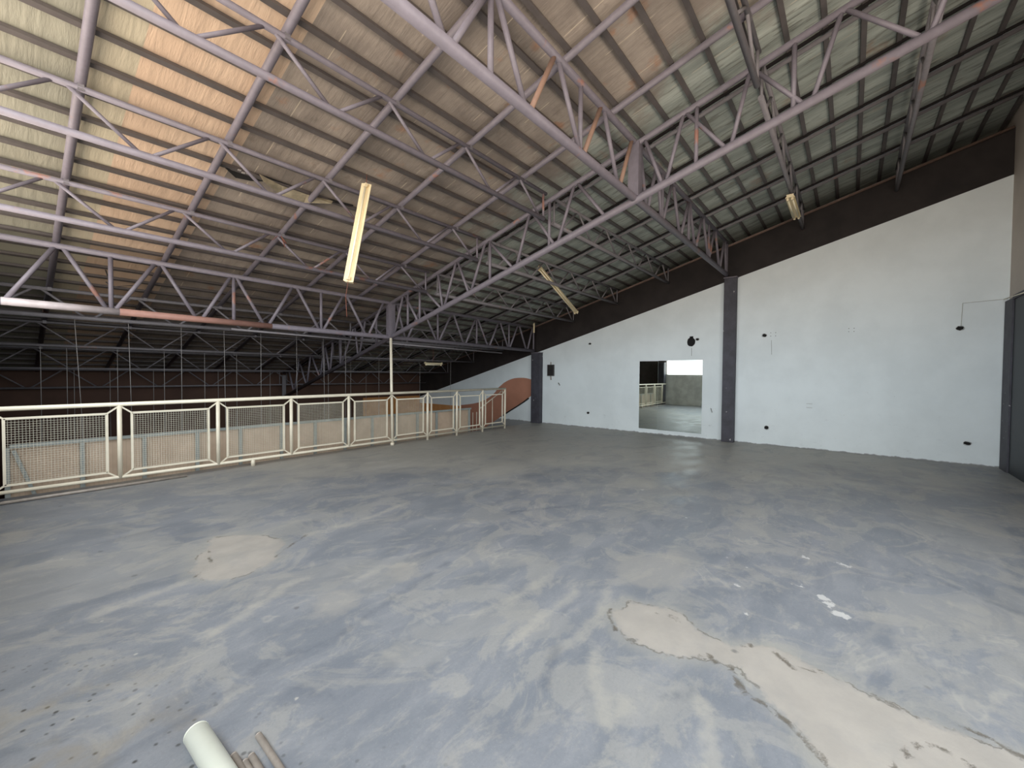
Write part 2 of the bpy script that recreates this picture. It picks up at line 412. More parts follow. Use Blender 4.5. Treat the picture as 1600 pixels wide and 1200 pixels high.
DARK = [[(0.213, 2.159), (0.495, 2.187), (0.844, 2.3), (1.145, 2.221), (1.657, 2.346), (2.201, 2.439)], [(0.796, 2.022), (0.865, 1.982), (0.957, 1.799)], [(-0.032, 2.536), (0.065, 2.485), (0.15, 2.451)], [(3.476, 2.826), (4.125, 2.409)], [(4.398, -0.484), (4.21, -0.684), (4.079, -0.884)], [(1.908, 1.225), (1.63, 1.117)], [(1.928, 0.636), (2.045, 0.556)]]
PALE = [[(0.335, 3.571), (0.647, 3.608), (0.836, 3.658)], [(1.792, 1.45), (2.114, 1.454), (2.476, 1.438)], [(0.914, 2.882), (1.132, 2.97), (1.212, 3.071), (1.369, 3.026)], [(0.728, 2.808), (0.914, 2.882)], [(2.013, 0.505), (1.84, 0.421), (1.688, 0.384)], [(1.842, 1.223), (2.025, 1.172), (2.346, 1.178), (2.659, 1.288)], [(2.045, 1.062), (1.817, 0.959), (1.625, 0.779), (1.777, 0.759)], [(1.608, 2.743), (1.843, 2.776), (2.037, 2.631)], [(1.831, 1.791), (2.071, 1.732), (2.481, 1.71)], [(1.754, 3.873), (2.239, 3.82), (2.9, 3.95)]]
WHITE = [(3.592, 0.251, .05), (3.50, 0.12, .07), (3.411, 0.081, .06), (3.317, 0.023, .07), (3.303, 0.607, .05), (3.676, 0.611, .05), (4.189, 0.254, .05), (4.227, 0.046, .04), (4.21, -0.002, .04), (5.283, 2.079, .06), (4.552, 1.321, .05), (2.948, 0.484, .05), (5.17, 2.544, .05), (3.755, 0.765, .04), (5.577, -0.914, .06), (4.323, 1.711, .04), (1.374, 1.975, .03), (3.148, 0.848, .03), (0.427, 2.027, .03), (0.613, 1.943, .02)]
def seg_d(px, py, a, b):
    dx, dy = b[0] - a[0], b[1] - a[1]
    t = ((px - a[0]) * dx + (py - a[1]) * dy) / (dx * dx + dy * dy + 1e-9); t = 0 if t < 0 else 1 if t > 1 else t
    return math.hypot(px - a[0] - t * dx, py - a[1] - t * dy)
def pl_d(px, py, lines):
    return min(seg_d(px, py, l[i], l[i + 1]) for l in lines for i in range(len(l) - 1))
def poly_sd(px, py, P):
    d = 9.; ins = False; n = len(P)
    for i in range(n):
        a = P[i]; b = P[(i + 1) % n]
        d = min(d, seg_d(px, py, a, b))
        if (a[1] > py) != (b[1] > py) and px < (b[0] - a[0]) * (py - a[1]) / (b[1] - a[1]) + a[0]: ins = not ins
    return -d if ins else d
def lerp_axis(lo, hi, fine_lo, fine_hi, fine, coarse):
    out = [lo]
    while out[-1] < hi - 1e-6:
        x = out[-1]; st = fine if fine_lo <= x < fine_hi else coarse
        out.append(min(hi, x + st))
    return out
FX0, FX1, FY0, FY1 = -0.7, XW, -2.0, 7.64
xs = lerp_axis(FX0, FX1, -0.2, 4.3, 0.04, 0.12); ys = lerp_axis(FY0, FY1, -1.2, 4.6, 0.04, 0.12)
me = bpy.data.meshes.new('floor')
vv = [(x, y, 0.0) for y in ys for x in xs]; nx = len(xs); ny = len(ys)
top_n = len(vv)
ff = [(j * nx + i, j * nx + i + 1, (j + 1) * nx + i + 1, (j + 1) * nx + i) for j in range(ny - 1) for i in range(nx - 1)]
vv += [(FX0, FY0, -0.25), (FX1, FY0, -0.25), (FX1, FY1, -0.25), (FX0, FY1, -0.25)]
c0, c1, c2, c3 = 0, nx - 1, ny * nx - 1, (ny - 1) * nx
ff.append((top_n + 3, top_n + 2, top_n + 1, top_n))
ff.append(tuple([top_n, top_n + 1] + [i for i in range(nx - 1, -1, -1)]))
ff.append(tuple([top_n + 2, top_n + 3] + [(ny - 1) * nx + i for i in range(nx)]))
ff.append(tuple([top_n + 1, top_n + 2] + [j * nx + nx - 1 for j in range(ny - 1, -1, -1)]))
ff.append(tuple([top_n + 3, top_n] + [j * nx for j in range(ny)]))
me.from_pydata(vv, [], ff)
att = {n_: [] for n_ in ('d_beige', 'd_faint', 'd_crack', 'd_dark', 'd_pale', 'd_white', 'far', 'drip')}
for (x, y, z) in vv:
    near = x < 5.8
    att['d_beige'].append(min(poly_sd(x, y, POLY[q]) for q in 'AB') if near else 3.0)
    att['d_faint'].append(min(poly_sd(x, y, POLY[q]) for q in 'CEGH') if near else 3.0)
    att['d_crack'].append(pl_d(x, y, CRACK) if near else 3.0)
    att['d_dark'].append(pl_d(x, y, DARK) if near else 3.0)
    att['d_pale'].append(pl_d(x, y, PALE) if near else 3.0)
    att['d_white'].append(min(math.hypot(x - a, y - b) - r for a, b, r in WHITE) if near else 3.0)
    t = (0.55 * x + 0.45 * y - 2.6) / 3.4  # ramp for the painted lightening of the far floor
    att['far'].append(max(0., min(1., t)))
    dr = 1 - max(0., min(1., (x + 0.35 * (y - 2.0) - 0.35) / 0.5)); dr *= max(0., min(1., (3.6 - y) / 0.8))
    att['drip'].append(dr)
for n_, vals in att.items():
    a = me.attributes.new(n_, 'FLOAT', 'POINT'); a.data.foreach_set('value', vals)
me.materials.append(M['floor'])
fl = bpy.data.objects.new('floor', me); C.objects.link(fl); fl['kind'] = 'structure'
LOWZ = -3.4
struct('floor', MB().box((-0.7, 7.3, LOWZ - 0.2), (XW, 13.4, LOWZ)), M['dark_wall'])

# ---------------------------------------------------------------- walls and roof
YF = 13.35
def yz_wall(x0, x1, pts):
    return MB().prism([(x0, y, z) for y, z in pts], (x1 - x0, 0, 0))
struct('wall_front', yz_wall(XW, 11.4, [(-2.2, LOWZ), (YF + .2, LOWZ), (YF + .2, 5.06 - .272 * (YF + .2)), (-2.2, 5.06 + .272 * 2.2)]), M['wall'])
struct('wall_front', yz_wall(11.28, 11.4, [(-2.2, 1.0), (YF + .2, 0.2), (YF + .2, z_sheet(YF + .2)), (-2.2, z_sheet(-2.2))]), M['dark_wall'])  # added strip that keeps daylight from leaking in above the wall
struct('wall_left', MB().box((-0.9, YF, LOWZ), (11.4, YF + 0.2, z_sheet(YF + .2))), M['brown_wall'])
struct('wall_right', MB().box((5.5, -2.2, -0.25), (11.4, -2.0, z_sheet(-2.1))).box((-0.9, -2.2, -0.25), (-0.7, -2.0, z_sheet(-2.1)))
       .box((-0.7, -2.2, -0.25), (5.5, -2.0, 1.5)).box((-0.7, -2.2, 3.4), (5.5, -2.0, z_sheet(-2.1))), M['side_wall'])  # gap is an added, unseen opening that brightens floor and roof
# back wall: parapet under an open band for the daylight, solid beyond the gallery
struct('wall_back', yz_wall(-0.9, -0.7, [(-2.0, -0.25), (7.42, -0.25), (7.42, 1.56), (-2.0, 1.5)]), M['parapet'])
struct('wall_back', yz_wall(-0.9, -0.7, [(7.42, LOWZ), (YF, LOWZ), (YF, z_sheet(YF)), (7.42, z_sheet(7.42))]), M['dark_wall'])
# slab edge wall under the gallery
struct('wall_back', MB().box((-0.7, 7.3, LOWZ), (XW, 7.5, -0.25)), M['dark_wall'])
rf = MB(); N = 60
y0, y1 = -2.25, YF + 0.25
rf.prism([(-1.0, y0, z_sheet(y0)), (-1.0, y1, z_sheet(y1)), (-1.0, y1, z_sheet(y1) + .06), (-1.0, y0, z_sheet(y0) + .06)], (12.4, 0, 0))
struct('ceiling', rf, M['roof'])
# pipe trim where roof meets wall
struct('trim_1', MB().tube((XW - .035, -1.98, 5.06 - .272 * -1.98), (XW - .035, YF, 5.06 - .272 * YF), .026, 8), M['trim_steel'])
# wood wainscot low on the far and side wall of the lower hall
struct('trim_2', MB().box((8.0, YF - .03, LOWZ + .02), (XW - .03, YF, 0.62)), M['wainscot'])
struct('trim_3', MB().box((XW - .03, 10.95, LOWZ + .02), (XW, YF - .03, 0.33)), M['wainscot_y'])

# sienna wave painted beside the stair
def smooth_pts(p, k=4):
    out = []
    for i in range(len(p) - 1):
        a = p[max(i - 1, 0)]; b = p[i]; c = p[i + 1]; d = p[min(i + 2, len(p) - 1)]
        for j in range(k):
            t = j / k
            out.append(tuple(0.5 * ((2 * b[q]) + (-a[q] + c[q]) * t + (2 * a[q] - 5 * b[q] + 4 * c[q] - d[q]) * t * t + (-a[q] + 3 * b[q] - 3 * c[q] + d[q]) * t ** 3) for q in (0, 1)))
    out.append(p[-1]); return out
up_ = smooth_pts([(7.75, 1.33), (8.1, 1.39), (8.58, 1.35), (9.05, 1.14), (9.45, 0.78), (10.1, 0.5), (11.0, 0.36)])
lo_ = smooth_pts([(7.75, 0.86), (8.1, 0.62), (8.85, 0.20), (9.45, -0.17), (10.2, -0.6), (11.0, -1.1)])
strip = MB()
n_ = min(len(up_), len(lo_))
def resample(P, n):
    return [P[min(int(round(i * (len(P) - 1) / (n - 1))), len(P) - 1)] for i in range(n)]
U_ = resample(up_, 24); L_ = resample(lo_, 24)
poly = [(XW - .006, a, b) for a, b in U_] + [(XW - .006, a, b) for a, b in reversed(L_)]
tag(build('wall_mural', MB().prism(poly, (.005, 0, 0)), M['mural']), 'sienna brown wave painted on the white wall beyond the end of the railing', 'mural')
sh = MB(); 
for i in range(8):
    a = resample(lo_, 24)[i + 2]; b = resample(lo_, 24)[i + 3]
    sh.bar((XW - .03, a[0], a[1] - .02), (XW - .03, b[0], b[1] - .02), .05, .03)
tag(build('stair_stringer', sh, M['hole']), 'dark sloping rail along the lower edge of the brown painted wave', 'handrail')

# door at the right edge
dr = thing('door_1', 'dark slate door at the right edge of the white wall', 'door', (9.6, -1.96, 0))
dr['kind'] = 'structure'
build('door_panel', MB().box((8.9, -1.995, 0), (10.02, -1.96, 2.74)), M['navy'], dr)
build('door_frame', MB().box((10.02, -2.0, 0), (10.44, -1.94, 2.76)).box((8.8, -2.0, 2.74), (10.02, -1.94, 2.80)), M['column'], dr)
tag(build('door_sill_cable', MB().tube((10.44, -1.93, 2.80), (9.2, -1.93, 2.74), .008, 6), M['white_pipe']), 'thin white cable along the top of the dark door', 'cable')

# ---------------------------------------------------------------- columns
def column(x0, x1, y0, y1, z0, z1, label):
    t = thing('square_column', label, 'column', ((x0 + x1) / 2, (y0 + y1) / 2, max(z0, 0)))
    mb = MB().box((x0, y0, z0), (x1, y1, z1))
    o = build('shaft', mb, M['column'], t)
    bv = o.modifiers.new('bevel', 'BEVEL'); bv.width = .008; bv.segments = 2
    build('cap_plate', MB().box((x0 - .01, y0 - .01, z1), (x1 + .005, y1 + .01, z1 + .02)), M['truss'], t)
    return t
column(XW - .15, XW, 2.02, 2.27, 0, 3.71, 'dark charcoal column standing between the mirror and the blank white wall')
column(XW - .15, XW, 7.36, 7.70, -.25, 2.16, 'dark charcoal column at the far corner beside the end of the railing')
column(-.7, -.40, 7.42, 7.72, LOWZ, 2.14, 'dark charcoal column seen only in the mirror beside the bright opening')

# ---------------------------------------------------------------- trusses
def truss(name, label, cat, bot, top, members, rb, rt, rd, mat, group=None, rust=None, pale=None, brown=()):
    """bot/top: functions s -> 3-D point; members: list of (s_top, s_bottom, radius factor, name)"""
    loc = tuple(bot(members['range'][0]))
    t = thing(name, label, cat, loc, group)
    a, b = members['range']
    if rust:
        r0, r1 = rust
        build('bottom_chord', MB().tube(bot(a), bot(b), rb, 14), mat, t)
        o = build('chord_sleeve', MB().tube(bot(r0), bot(r1), rb * 1.05, 14), M['rusty'], t); o['label'] = 'rust red length of the bottom chord'
        if pale:
            o = build('chord_sleeve', MB().tube(bot(pale[0]), bot(pale[1]), rb * 1.06, 14), M['pale_steel'], t); o['label'] = 'pale length of the bottom chord at its left end'
    else:
        build('bottom_chord', MB().tube(bot(a), bot(b), rb, 14), mat, t)
    a, b = members['trange']
    build('top_chord', MB().tube(top(a), top(b), rt, 12), mat, t)
    for st, sb in members['diag']:
        br = any(a < (st + sb) / 2 < b and sb < st for a, b in brown)
        o = build('web_diagonal', MB().tube(top(st), bot(sb), rd, 8), M['brown_web'] if br else mat, t)
        if br: o['label'] = 'bare brown diagonal'
    for st in members['vert']:
        build('web_upright', MB().tube(top(st), bot(st), rd, 8), mat, t)
    return t
def xline(y, z): return lambda s: (s, y, z)

def zig(seq):
    """seq: list of ('t'|'b', s) -> diagonal pairs with small gaps at the nodes"""
    out = []
    for (k0, s0), (k1, s1) in zip(seq[:-1], seq[1:]):
        g = .03 if s1 > s0 else -.03
        if k0 == 't': out.append((s0 + g, s1 - g))
        else: out.append((s1 - g, s0 + g))
    return out

# big level trusses that run from the back of the gallery to the wall columns
t1_seq = [('t', -.35), ('b', .13), ('t', .6), ('b', 1.05), ('t', 1.52), ('b', 1.98), ('t', 2.45), ('b', 2.90), ('t', 3.34), ('b', 3.83), ('t', 4.28), ('b', 4.72), ('t', 5.12)]
t1_r = [('t', 5.32), ('b', 5.62), ('t', 5.98), ('b', 6.2), ('t', 6.65), ('b', 7.05), ('t', 7.5), ('b', 7.9), ('t', 8.35), ('b', 8.8), ('t', 9.25), ('b', 9.68), ('t', 10.1), ('b', 10.3)]
truss('main_truss', 'thick lilac steel truss overhead running from the top edge to the nearer wall column', 'roof truss',
      xline(2.22, 3.79), xline(2.22, 4.50),
      dict(range=(-.7, 10.36), trange=(-.7, 10.36), diag=zig(t1_seq) + zig(t1_r), vert=[1.02, 2.42, 3.80, 6.2, 7.5, 8.8, 10.33]),
      .047, .038, .025, M['truss'], brown=((2.9, 5.2),))
t2_seq = [('t', -.45), ('b', -.03), ('t', .44), ('b', .90), ('t', 1.39), ('b', 1.86), ('t', 2.31), ('b', 2.78), ('t', 3.24), ('b', 3.71), ('t', 4.18), ('b', 4.65), ('t', 5.06)]
t2_r = [('t', 5.33), ('b', 5.60), ('t', 6.03), ('b', 6.50), ('t', 6.97), ('b', 7.38), ('t', 7.82), ('b', 8.28), ('t', 8.72), ('b', 9.14), ('t', 9.58), ('b', 9.99), ('t', 10.3)]
truss('main_truss', 'lilac steel truss directly above the white railing with one rust red length', 'roof truss',
      lambda s: (s, 7.6, 2.30 - .0065 * s), lambda s: (s, 7.6, 3.04 - .010 * s),
      dict(range=(-.1, 10.36), trange=(-.7, 10.36), diag=zig(t2_seq) + zig(t2_r), vert=[.90, 2.31, 3.71, 6.50, 7.82, 9.14, 10.33]),
      .045, .036, .026, M['truss'], rust=(.98, 2.86), pale=(-.02, .975))
truss('main_truss', 'distant dark truss across the lower end of the roof near the brown wall', 'roof truss',
      xline(12.98, 1.14), xline(12.98, 1.52),
      dict(range=(-.7, XW), trange=(-.7, XW), diag=zig([('t' if i % 2 == 0 else 'b', -.23 + .52 * i) for i in range(21)]), vert=[5.1, 5.3]),
      .022, .02, .013, M['truss_dim'])
# posts and struts of the level trusses are joined by a sloping truss
xs_ = 5.2
sb_ = lambda s: (xs_, s, 4.385 - .2795 * s)
st_ = lambda s: (xs_, s, 5.10 - .2795 * s)
sd = [(-1.25, -.95), (-.72, -.95), (-.72, -.48), (.12, -.44), (.14, .36), (.90, .42), (.92, 1.10), (1.60, 1.14), (1.62, 1.82), (2.10, 1.86),
      (3.08, 2.63), (3.12, 3.40), (3.88, 3.45), (3.92, 4.18), (4.80, 4.24), (4.86, 5.20), (5.55, 5.25), (5.57, 5.90), (6.08, 5.94), (6.62, 5.97), (6.62, 6.62), (7.11, 6.66), (7.16, 7.47),
      (8.52, 7.75), (8.57, 8.82), (9.02, 8.88), (9.06, 9.63), (9.72, 9.68), (10.06, 10.18), (10.44, 10.22), (10.49, 10.70), (11.2, 10.74), (11.25, 11.46), (11.9, 11.50), (11.95, 12.24), (12.6, 12.28)]
S = truss('sloping_truss', 'long lilac rafter truss sloping from the upper right corner down to the railing', 'roof truss', sb_, st_,
      dict(range=(-1.9, 12.95), trange=(-1.9, 12.95), diag=sd, vert=[.52, 1.47, 3.55, 4.75, 7.0, 8.13, 9.66, 10.5]), .047, .036, .024, M['truss'])
build('junction_post', MB().box((5.14, 2.15, 3.80), (5.27, 2.29, 4.49)), M['truss'], S)
build('junction_post', MB().box((5.14, 7.53, 2.28), (5.27, 7.67, 2.98)), M['truss'], S)
build('junction_post', MB().box((5.15, 12.92, .82), (5.25, 12.95, 1.42)), M['truss_dim'], S)

# lighter trusses carrying the roof between the big ones
PY = [(-1.93, 'T0'), (-.58, 'q2'), (.83, 'q1'), (3.56, 'p1'), (4.91, 'p2'), (6.255, 'p3'), (8.95, 'p4'), (10.29, 'p5'), (11.63, 'p6')]
LBL_L = {-.58: 'slim purlin truss out at the upper right before the sloping truss, the higher one',
         .83: 'slim purlin truss crossing the top edge right of the thick truss',
         3.56: 'slim purlin truss next below the thick overhead truss at upper left',
         4.91: 'slim purlin truss second below the thick overhead truss, passing the torn membrane',
         6.255: 'slim purlin truss just above the railing truss at the left',
         8.95: 'dim purlin truss just beyond the railing truss over the lower hall',
         10.29: 'dim purlin truss second beyond the railing truss over the lower hall',
         11.63: 'dark purlin truss farthest over the lower hall on the left'}
LBL_R = {-.58: 'slim grey truss seen edge-on ending highest on the black wall band',
         .83: 'slim grey truss seen edge-on with a twin-tube lamp under its wall end',
         3.56: 'slim grey truss ending on the black band next left of the nearer wall column',
         4.91: 'slim grey truss ending on the black band behind the crooked lamp',
         6.255: 'slim grey truss ending lowest on the black band above the far column',
         8.95: 'dim truss right of the white pole, just beyond the railing truss',
         10.29: 'dim truss right of the white pole, second beyond the railing truss',
         11.63: 'dark truss right of the white pole, farthest over the lower hall'}
for y, tg in PY:
    if tg == 'T0': continue
    mat = M['truss'] if 3 < y < 7 else M['truss_dim']
    bz, tz = z_pbot(y), z_ptop(y)
    q = .72 if y > 10 else 1.0
    seq = [('t', -.74), ('b', -.215)]
    for k in range(5):
        seq += [('t', .30 + 1.037 * k), ('b', .82 + 1.037 * k)]
    seq = seq[:-1] + [('b', 4.99)]
    if y > 0: truss('purlin_truss', LBL_L[y], 'roof truss', xline(y, bz), xline(y, tz),
          dict(range=(-.7, 5.06), trange=(-.7, 5.12), diag=zig(seq[1:]), vert=[5.05]), .031 * q, .026 * q, .017 * q, mat, 'slim trusses left of the sloping truss')
    xe = XW - .03
    seq = [('b', 5.55)]
    for k in range(5):
        seq += [('t', 6.05 + .985 * k), ('b', 6.55 + .985 * k)]
    seq = seq[:-1] + [('b', xe - .06)]
    truss('purlin_truss', LBL_R[y], 'roof truss', xline(y, bz), xline(y, tz),
          dict(range=(5.30, xe), trange=(5.30, xe), diag=zig(seq), vert=[5.34, xe - .03]), .031 * q, .026 * q, .017 * q, M['truss_dim'], 'slim trusses right of the sloping truss')

# ---------------------------------------------------------------- round pipes running with the slope, and thin battens across them
ORD = ['leftmost', 'second', 'third', 'fourth', 'fifth', 'sixth', 'seventh', 'eighth', 'ninth', 'tenth']
pipe_x = [.42, 1.465, 2.505, 3.535, 4.58, 5.62, 6.64, 7.66, 8.68, 9.66]
for i, x in enumerate(pipe_x):
    ya, yb = -2.0, 13.3
    r = .036 if i < 5 else .027
    t = thing('roof_pipe', '%s of the round steel pipes following the roof slope, counted from the left' % ORD[i], 'pipe', (x, ya, z_pipe(ya)), 'round pipes following the roof slope')
    build('pipe_run', MB().tube((x, ya, z_pipe(ya)), (x, yb, z_pipe(yb)), r, 12), M['truss'] if i < 5 else M['truss_dim'], t)
    if i >= 5:
        build('pipe_shadow_bar', MB().bar((x - .06, ya, z_pipe(ya) + .03), (x - .06, yb, z_pipe(yb) + .03), .03, .03), M['black'], t)  # dark bar standing in for the shadow beside the pipe
    cl = MB()
    for y, _ in PY: cl.box((x - .02, y - .025, z_pipe(y) - .075), (x + .02, y + .025, z_pipe(y) + .01))
    build('weld_cleat', cl, M['truss_dim'], t)
k = 0
first = None
for j in range(-6, 42):
    y = -.03 + .3185 * j
    if y < -1.95 or y > 13.2: continue
    if first is None:
        first = build('roof_batten', MB().bar((-.72, 0, 0), (11.28, 0, 0), .05, .034), M['batten'])
        o = first
    else:
        o = first.copy(); C.objects.link(o)
    o.location = (0, y, z_batt(y)); o.rotation_euler = (-math.atan(SL), 0, 0)
    LV = [(-1.96, 'the white wall corner'), (-.58, 'the highest slim truss'), (.83, 'the slim truss with the twin lamp'), (2.22, 'the thick overhead truss'), (3.56, 'the first slim truss below the thick one'),
          (4.91, 'the second slim truss below the thick one'), (6.255, 'the slim truss above the railing truss'), (7.6, 'the railing truss'), (8.95, 'the first dim truss beyond it'), (10.29, 'the second dim truss beyond the railing'),
          (11.63, 'the third dim truss beyond the railing'), (12.98, 'the last truss')]
    lv = [q for q in LV if q[0] <= y][-1]; nx_ = [q[0] for q in LV if q[0] > y] or [13.2]
    rank = sum(1 for jj in range(-7, 42) if lv[0] <= -.03 + .3185 * jj < y)
    tag(o, 'thin roof batten, %s one downslope from %s' % (['first', 'second', 'third', 'fourth', 'fifth'][rank], lv[1]), 'batten', 'thin level battens under the roof sheets')

# ---------------------------------------------------------------- railing
RY = 7.4
posts_x = [-.14, .94, 2.03, 3.09, 4.14, 5.10, 6.04, 6.94, 7.85, 8.75]
rail = thing('balcony_railing', 'cream white pipe railing with wire mesh panels along the gallery edge', 'railing', (4.3, RY, 0))
build('handrail', MB().tube((-.7, RY, 1.06), (8.77, RY, 1.10), .027, 14), M['white_pipe'], rail)
build('bottom_rail', MB().tube((-.7, RY, .115), (8.77, RY, .085), .022, 12), M['white_pipe'], rail)
for i, x in enumerate(posts_x):
    if i == 5: continue
    z1 = 1.06 + .004 * x
    build('post', MB().tube((x, RY, 0.0 if i in (7, 9, 6, 8) else .10), (x, RY, z1), .026, 14), M['white_pipe'], rail)
build('foot', MB().tube((2.50, RY, 0), (2.50, RY, .11), .03, 12), M['white_pipe'], rail)
xsr = [-.7] + posts_x
for i in range(len(posts_x) - 1):
    a, b = posts_x[i], posts_x[i + 1]
    g = .12 if i < 6 else .11
    x0, x1 = a + g, b - g; z0, z1 = .19, .95
    fr = MB(); r = .0125
    for p, q in (((x0, z0), (x1, z0)), ((x1, z0), (x1, z1)), ((x1, z1), (x0, z1)), ((x0, z1), (x0, z0))):
        fr.bar((p[0], RY, p[1]), (q[0], RY, q[1]), .025, .025, (0, 1, 0))
    for p, q in (((x0, z0), (a + .01, z0 - .085)), ((x1, z0), (b - .01, z0 - .085)), ((x0, z1), (a + .01, z1 + .09)), ((x1, z1), (b - .01, z1 + .09))):
        fr.bar((p[0], RY, p[1]), (q[0], RY, q[1]), .018, .018, (0, 1, 0))
    f = build('panel_frame', fr, M['white_pipe'], rail)
    if i < 6:
        ms = MB(); st = .0275
        x = x0 + st
        while x < x1 - .01:
            ms.bar((x, RY, z0), (x, RY, z1), .0028, .0028, (0, 1, 0)); x += st
        z = z0 + st
        while z < z1 - .01:
            ms.bar((x0, RY + .003, z), (x1, RY + .003, z), .0028, .0028, (0, 1, 0)); z += st
        build('wire_mesh', ms, M['mesh_wire'], f)
tp = thing('support_pole', 'tall cream white pole rising from the railing to the truss above', 'pole', (5.11, RY, 0))
build('shaft', MB().tube((5.11, RY, .0), (5.14, RY + .1, 2.24), .028, 16), M['white_pipe'], tp)
build('base_collar', MB().tube((5.11, RY, .0), (5.11, RY, .05), .042, 16), M['white_pipe'], tp)

# grey steel frame with beige boards just behind the railing
FYB = 7.70
gf = thing('board_fence', 'low grey steel frame filled with beige fluted boards behind the railing', 'fence', (3.8, FYB, -.25))
build('top_rail', MB().box((.02, FYB - .02, .575), (7.72, FYB + .02, .615)), M['grey_frame'], gf)
build('bottom_rail', MB().box((-.6, FYB - .06, -.11), (7.72, FYB - .03, -.07)), M['grey_frame'], gf)
fx = [.0, .62, 1.23, 1.84, 2.42, 3.05, 3.64, 4.23, 4.83, 5.40, 5.99, 6.56, 7.12, 7.66]
for i, x in enumerate(fx):
    build('upright', MB().box((x - .022, FYB - .02, -.25), (x + .022, FYB + .02, .58)), M['grey_frame'], gf)
build('brace', MB().bar((.05, FYB - .02, .55), (.24, FYB - .02, -.12), .035, .03, (0, 1, 0)), M['grey_frame'], gf)
for i in range(len(fx) - 1):
    build('board', MB().box((fx[i] + .005, FYB + .03, -.7), (fx[i + 1] - .005, FYB + .045, .573)), M['board'], gf)

# little stair railing beyond the end of the fence
sr = thing('stair_railing', 'small white stair railing going down beyond the end of the beige boards', 'railing', (8.6, 8.3, -.6))
for (x, y) in ((8.05, 7.95), (8.25, 8.0), (8.45, 8.05)):
    build('baluster', MB().tube((x, y, -.9), (x, y, .45), .011, 8), M['white_pipe'], sr)
build('handrail', MB().tube((8.35, 8.0, .52), (9.35, 8.0, 1.02), .014, 8).tube((9.35, 8.0, 1.02), (9.35, 8.0, .1), .012, 8).tube((8.9, 8.0, .8), (8.9, 8.0, -.3), .011, 8), M['white_pipe'], sr)

# long pipes on and above the floor edge
tag(build('loose_pipe', MB().tube((-.3, 7.28, .02), (1.62, 7.30, .02), .018, 10), M['conduit'], loc=(.6, 7.29, 0)), 'long thin grey pipe lying on the floor under the railing at the left', 'pipe')
tag(build('hanging_conduit', MB().tube((5.3, 7.66, 2.14), (8.9, 7.66, 2.10), .018, 10), M['truss_dim'], loc=(7, 7.66, 2.12)), 'dark conduit pipe slung under the railing truss right of the white pole', 'pipe')
tag(build('hanging_conduit', MB().tube((2.3, 7.70, 2.19), (4.9, 7.70, 2.15), .016, 10), M['truss_dim'], loc=(3.6, 7.70, 2.17)), 'dark conduit pipe slung under the railing truss left of the white pole', 'pipe')

# ---------------------------------------------------------------- mirror on the white wall
mi = thing('wall_mirror', 'large frameless two-sheet mirror low on the white wall left of the near column', 'mirror', (XW, 3.5, .12))
tilt = .0
build('mirror_sheet', MB().box((XW - .008, 3.792, .12), (XW - .001, 4.275, 1.865)), M['mirror'], mi)
build('mirror_sheet', MB().box((XW - .008, 2.735, .115), (XW - .001, 3.788, 1.870)), M['mirror'], mi)
build('plaster_sill', MB().box((XW - .02, 2.62, .075), (XW, 4.4, .112)), M['wall'], mi)

# ---------------------------------------------------------------- holes, boxes and marks on the white wall
def disc(y, z, r, ry=None, n=20, ragged=.12):
    ry = ry or r; pts = []
    for i in range(n):
        t = 2 * math.pi * i / n; q = 1 + random.uniform(-ragged, ragged)
        pts.append((XW - .009, y + math.cos(t) * r * q, z + math.sin(t) * ry * q))
    return pts
def wall_hole(y, z, w_, h_, label, name='switch_box_hole', cat='hole', group='empty electrical box holes'):
    t = thing(name, label, cat, (XW, y, z), group)
    build('recess', MB().prism(disc(y, z, w_ / 2, h_ / 2, 12, .15), (.008, 0, 0)), M['hole'], t)
    rim = MB(); P_ = disc(y, z, w_ / 2 + .004, h_ / 2 + .004, 12, .1)
    for a, b in zip(P_, P_[1:] + P_[:1]): rim.bar(a, b, .005, .004)
    build('chipped_edge', rim, M['rubble'], t)
wall_hole(2.86, 2.37, .075, .055, 'small black box hole just right of the round hole above the mirror')
wall_hole(1.48, 2.39, .085, .07, 'small black box hole high on the wall just right of the near column')
wall_hole(-1.45, 2.36, .09, .07, 'small black box hole high on the wall near the right edge')
wall_hole(1.40, .38, .08, .08, 'small black box hole low on the wall just right of the near column')
wall_hole(-1.58, .37, .09, .06, 'small black box hole low on the wall near the dark door')
wall_hole(5.74, 2.38, .085, .05, 'small black box hole high on the wall left of the mirror')
wall_hole(5.77, .42, .08, .06, 'small black box hole low on the wall left of the mirror')
vh = thing('vent_hole', 'round black hole through the wall above the mirror', 'hole', (XW, 3.0, 2.32))
build('recess', MB().prism(disc(3.0, 2.315, .095, .105, 22, .05), (.008, 0, 0)).prism([(XW - .009, 2.955, 2.40), (XW - .009, 3.035, 2.40), (XW - .009, 3.035, 2.45), (XW - .009, 2.955, 2.45)], (.008, 0, 0)), M['hole'], vh)
build('drip_mark', MB().box((XW - .003, 2.985, 1.98), (XW, 2.993, 2.17)), M['rubble'], vh)
bx = thing('breaker_box', 'dark grey electrical panel on the wall beside the far column', 'electrical box', (XW, 7.05, 1.6))
build('box_body', MB().box((XW - .05, 6.93, 1.46), (XW, 7.16, 1.80)), M['dark_cap'], bx)
sl = MB()
for i in range(6): sl.box((XW - .058, 6.96, 1.50 + .047 * i), (XW - .05, 7.13, 1.525 + .047 * i))
build('breaker_row', sl, M['hole'], bx)
build('conduit_stub', MB().tube((XW - .02, 7.05, 1.80), (XW - .02, 7.05, 1.88), .015).tube((XW - .02, 7.05, 1.46), (XW - .02, 7.04, 1.34), .02), M['conduit'], bx)
